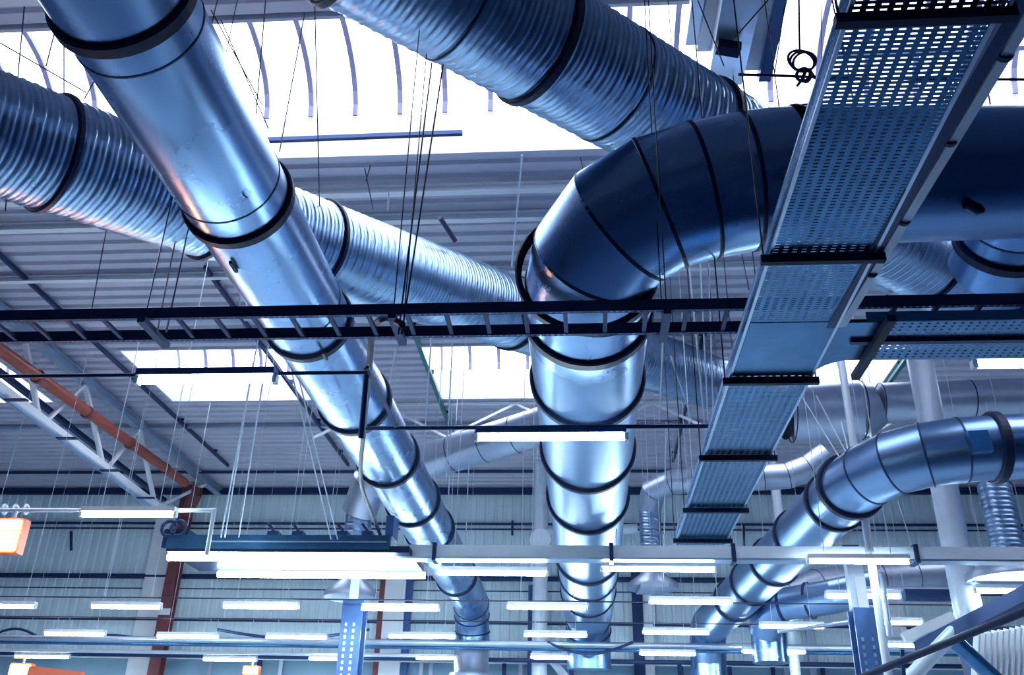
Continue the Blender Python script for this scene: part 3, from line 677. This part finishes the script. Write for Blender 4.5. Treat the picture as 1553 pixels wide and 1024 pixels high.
# ------------------------------------------------------------------ wires
def wire(a, b, label, m='wire', r=.007, g='suspension wires'):
    o = MB().tube(a, b, r, 6).build('suspension_wire', M[m]); tag(o, label, 'wire', g); return o
WD = [((655,95,8.0),(604,508,6.9),'left of two dark wires from the big ribbed duct to the ladder tray'),
 ((672,98,8.0),(609,508,6.9),'right of two dark wires from the big ribbed duct to the ladder tray'),
 ((477,-10,9.5),(485,330,11.5),'dark wire hanging upright before the long rooflight, right of the smooth left duct'),
 ((403,0,9.5),(388,175,10.5),'short dark wire against the long rooflight right beside the smooth left duct'),
 ((462,20,9.5),(424,230,11.5),'slanting dark wire crossing the long rooflight just right of the smooth left duct'),
 ((335,30,10),(407,195,10.5),'dark wire hugging the right edge of the smooth left duct before the rooflight'),
 ((320,15,10),(398,160,10.4),'second dark wire beside the right edge of the smooth left duct near the top'),
 ((270,345,11),(238,505,7.2),'left of two dark wires reaching the ladder tray on the left'),
 ((286,345,11),(252,505,7.2),'right of two dark wires reaching the ladder tray on the left'),
 ((162,345,12),(138,475,12),'dotted dark wire hanging before the roof deck on the left'),
 ((37,10,9),(8,320,9),'dark wire crossing the left end of the long ribbed duct'),
 ((97,0,9),(97,180,10),'dark upright wire before the rooflight at top left'),
 ((85,40,9),(70,100,9.5),'short dark wire at the top left corner before the rooflight'),
 ((0,65,9),(130,140,10),'slanting dark wire crossing the rooflight at top left'),
 ((150,110,10),(128,150,10),'small dark wire between the two left ducts before the rooflight'),
 ((213,172,7.6),(375,300,7.4),'thin dark wire lying slanting across the smooth left duct'),
 ((880,238,13),(884,256,13),'short dark wire stub left of the big bend'),
 ((553,255,12.5),(566,318,12.8),'short dark wire before the white purlins right of the smooth left duct'),
 ((562,250,12.5),(555,275,12.5),'tiny dark hook wire before the first white purlin'),
 ((667,330,13),(690,365,13.4),'short thick dark tie under the second white purlin'),
 ((1125,385,14),(1136,440,14),'short dark wire under the bend left of the wide perforated tray'),
 ((1162,372,14),(1146,430,14),'slanting dark wire under the bend left of the wide perforated tray'),
 ((1112,60,9),(1165,0,9),'thin dark wire crossing the top of the view near the rope coil'),
 ((1262,0,8),(1282,95,8),'beaded chain-like wire left of the wide perforated tray at the top'),
 ((1288,0,8),(1268,60,8),'thin dark wire beside the beaded wire at the top'),
 ((1058,0,9.5),(1098,100,9.8),'long thin dark wire above the right end of the big ribbed duct'),
 ((1245,0,12),(1247,160,12),'faint wire hanging before the right part of the long rooflight'),
 ((1190,10,9),(1175,110,9),'thin slanting wire just left of the rope coil'),
 ((1497,130,9),(1503,165,9),'short dark wire over the dark duct at the right edge')]
for a, b, l in WD: wire(PD(*a), PD(*b), l, r=.007 if 'thick' not in l else .04)
WL = [((398,480,13.0),(335,815,14.2),'pale wire, leftmost of those holding the twin light'),
 ((410,505,13.0),(362,815,14.2),'pale wire, second from left of those holding the twin light'),
 ((384,550,13.0),(341,815,14.2),'pale wire, third of those holding the left part of the twin light'),
 ((432,520,13.0),(502,818,14.3),'pale wire slanting down to the right part of the twin light'),
 ((445,540,13.0),(512,818,14.3),'pale wire beside the last one over the right part of the twin light'),
 ((367,430,12),(362,470,12.1),'short pale wire under the smooth left duct above the ladder tray'),
 ((372,430,12),(392,470,12.1),'short pale slanting wire under the smooth left duct above the ladder tray'),
 ((792,235,12),(776,405,13),'pale upright wire before the roof deck left of the big bend'),
 ((590,290,12),(588,320,12),'short pale wire between the first two white purlins'),
 ((655,500,14),(640,720,15),'pale wire hanging before the middle square rooflight, left one'),
 ((686,520,14),(676,730,15),'pale wire hanging before the middle square rooflight, right one'),
 ((712,680,20),(705,850,20),'pale wire hanging under the grey slanting duct'),
 ((685,620,18),(680,760,18),'pale wire crossing the grey slanting duct'),
 ((1005,520,14),(1000,640,14),'pale wire crossing the ribbed duct right of the middle duct, leftmost'),
 ((1017,540,14),(1050,640,14),'pale slanting wire crossing the ribbed duct right of the middle duct'),
 ((1045,400,14),(1068,640,14),'long pale wire left of the wide perforated tray'),
 ((1062,400,14),(1074,640,14),'long pale wire close left of the wide perforated tray'),
 ((1075,400,14),(1082,640,14),'long pale wire touching the left edge line of the wide perforated tray'),
 ((1010,640,17),(1006,880,18),'pale wire before the far wall right of the middle duct'),
 ((1030,650,17),(1028,730,17.4),'pale wire above the small duct right of the middle duct'),
 ((1215,600,16),(1272,692,13.9),'pale stay wire slanting to the curved duct, left one'),
 ((1238,600,16),(1285,690,13.9),'pale stay wire slanting to the curved duct, middle one'),
 ((1276,640,16),(1287,686,13.9),'pale stay wire slanting to the curved duct, right one'),
 ((1495,610,18),(1500,640,18),'short pale wire under the far duct near the right edge'),
 ((1362,760,20),(1382,825,20),'pale wire before the wall left of the big white column'),
 ((600,530,16),(580,640,16),'pale wire left of the green roof rail')]
for a, b, l in WL: wire(PD(*a), PD(*b), l, 'wirelight', .011)
# rope coil
rc = PD(1215,92,8.5)
r_ = thing('rope_coil', 'knotted coil of dark blue rope hanging before the rooflight at the top', 'rope', rc)
b = MB(); 
for k in range(3): b.ring(rc+V(.02*k,.02*k,.01*k), V(.25*k-.2,1,.1*k), .125-.012*k, .013, 24, 6)
b.build('loops', M['rope'], r_)
b = MB(); b.ring(rc+V(0,0,-.17), V(.3,1,.4), .06, .016, 14, 6); b.ring(rc+V(.03,0,-.19), V(1,.5,.2), .05, .016, 14, 6); b.sweep([rc+V(.02,0,-.15), rc+V(-.03,0,-.24), rc+V(-.07,0,-.30)], .014, 6); b.sweep([rc+V(.06,0,-.1), rc+V(.10,0,-.22)], .014, 6); b.build('knot', M['rope'], r_)
MB().tube(rc+V(0,0,.12), PD(1211,-40,8.6), .010, 6).build('hanging_line', M['rope'], r_)
o = MB().sweep([PD(1120,113,8.6), PD(1160,114,8.6), PD(1290,119,8.6), PD(1600,121,8.6)], .014, 8).build('cross_cable', M['wire']); tag(o, 'thin dark cable crossing at the top right behind the rope coil', 'cable')
# beams at the top right under the roof
b = thing('roof_channel', 'grey box-shaped channel with dark opening under the roof at top right', 'channel', PD(1105,60,11))
a_, c_ = PD(1098,118,11.5), PD(1128,-30,9.8)
MB().beam(a_, c_, .42, .22).build('channel_body', M['dull'], b)
MB().beam(PD(1087,70,10.6), PD(1122,76,10.6), .14, .12).build('opening', M['collar'], b)
MB().beam(PD(1120,50,10.7), PD(1135,-20,10.0), .035, .24).build('edge_trim', M['white'], b)
for xa, ya, xb, yb, m_, l, w_ in ((1070,70,1090,-30,'white','broad white roof beam left of the grey channel at the top',.22),(1142,100,1172,-30,'white','broad white roof beam right of the grey channel at the top',.24),(1158,118,1188,-30,'blue','blue-grey roof beam next to the rope coil at the top',.14),(1048,60,1062,-30,'dull','pale grey roof bar above the big ribbed duct at the top',.14)):
    o = MB().beam(PD(xa,ya,11.2), PD(xb,yb,10.2), w_, .16).build('roof_beam', M[m_]); tag(o, l, 'beam', 'beams at the top right')
o = MB().box((3.6,10.6,9.95),(17,10.7,10.1)).build('cross_bar', M['dull']); tag(o, 'pale bar crossing the rooflight right of the rope coil', 'bar')
# ------------------------------------------------------------------ lower right clutter
def diag(a, b, r, m, label, name, cat, box=False):
    mb = MB()
    if box: mb.beam(PD(*a), PD(*b), r*2, r*2)
    else: mb.tube(PD(*a), PD(*b), r, 16)
    o = mb.build(name, M[m]); tag(o, label, cat); return o
diag((1290,1034,13),(1640,893,10.5),.05,'collar','dark handrail rising to the right in the lower right corner','handrail','rail')
diag((1395,985,14),(1640,860,12),.10,'steel','thick dark blue beam rising to the right edge behind the handrail','slanting_beam','beam',True)
diag((1370,1040,13.5),(1450,955,13.5),.11,'whitepipe','pale slanting pipe in the lower right corner beneath the white column','slanting_pipe','pipe')
diag((1440,965,13.8),(1520,1040,13.8),.12,'tray','blue pipe slanting down right beneath the white column','slanting_pipe','pipe')
diag((1230,925,15),(1250,1024,15),.0,'dull','','','') if False else None
diag((1370,968,15.5),(1445,935,15.5),.08,'white','white slanting bar just left of the white column foot','slanting_bar','bar',True)
diag((1180,958,15.5),(1290,944,15.5),.03,'dull','thin grey slanting rod low on the right','slanting_bar','bar')
fb = thing('filter_rack', 'rack of upright white slats in the lower right corner behind the handrail', 'rack', PD(1515,1030,14.5))
for k in range(11):
    x = 1478+k*9; MB().beam(PD(x+4,962-k*1.5,14.5), PD(x-2,1060,14.4), .035, .12).build('slat', M['white'], fb)
MB().beam(PD(1465,1010,14.7), PD(1600,1000,14.7), .3, .9).build('back_plate', M['seam'], fb)
pw = thing('post_rail', 'dark upright post of the handrail in the lower right', 'post', PD(1370,1024,12.6))
MB().beam(PD(1368,985,12.8), PD(1374,1080,12.8), .05, .05).build('post_body', M['steel'], pw)
for x, l in ((1030,'dark post under the low cross pipes right of the middle duct'),(866,'slanting dark post at the bottom under the middle duct')):
    o = MB().beam(PD(x,1004,26), PD(x+4,1060,26), .12, .12).build('low_post', M['steel']); tag(o, l, 'post')
o = MB().beam(PD(968,893,22.5), PD(1010,893,22.5), .9, .10).build('hood_plate', M['dull']); tag(o, 'flat grey hood plate at the foot of the ribbed drop right of the middle duct', 'plate')
o = MB().beam(PD(838,1003,26), PD(868,1040,26), .16, .16).build('slanting_bar', M['whitepipe']); tag(o, 'pale slanting brace at the bottom under the middle duct', 'bar')
# ------------------------------------------------------------------ sky, camera, colour
w = bpy.data.worlds.new('sky'); bpy.context.scene.world = w; w.use_nodes = True
bg = w.node_tree.nodes['Background']; bg.inputs[0].default_value = (.84,.90,1.0,1); bg.inputs[1].default_value = 3.3
cam = bpy.data.cameras.new('camera'); cam.sensor_fit = 'HORIZONTAL'; cam.sensor_width = 36; cam.lens = FPX/1553*36; cam.clip_end = 200
co = bpy.data.objects.new('camera', cam); C.objects.link(co)
mw = Matrix((( _r.x,_u.x,-_f.x,0),(_r.y,_u.y,-_f.y,0),(_r.z,_u.z,-_f.z,CZ),(0,0,0,1))); co.matrix_world = mw
bpy.context.scene.camera = co
vs = bpy.context.scene.view_settings; vs.view_transform = 'Standard'; vs.look = 'None'; vs.gamma = 1; vs.exposure = 0.92; vs.use_curve_mapping = False
bpy.context.scene.cycles.max_bounces = 8
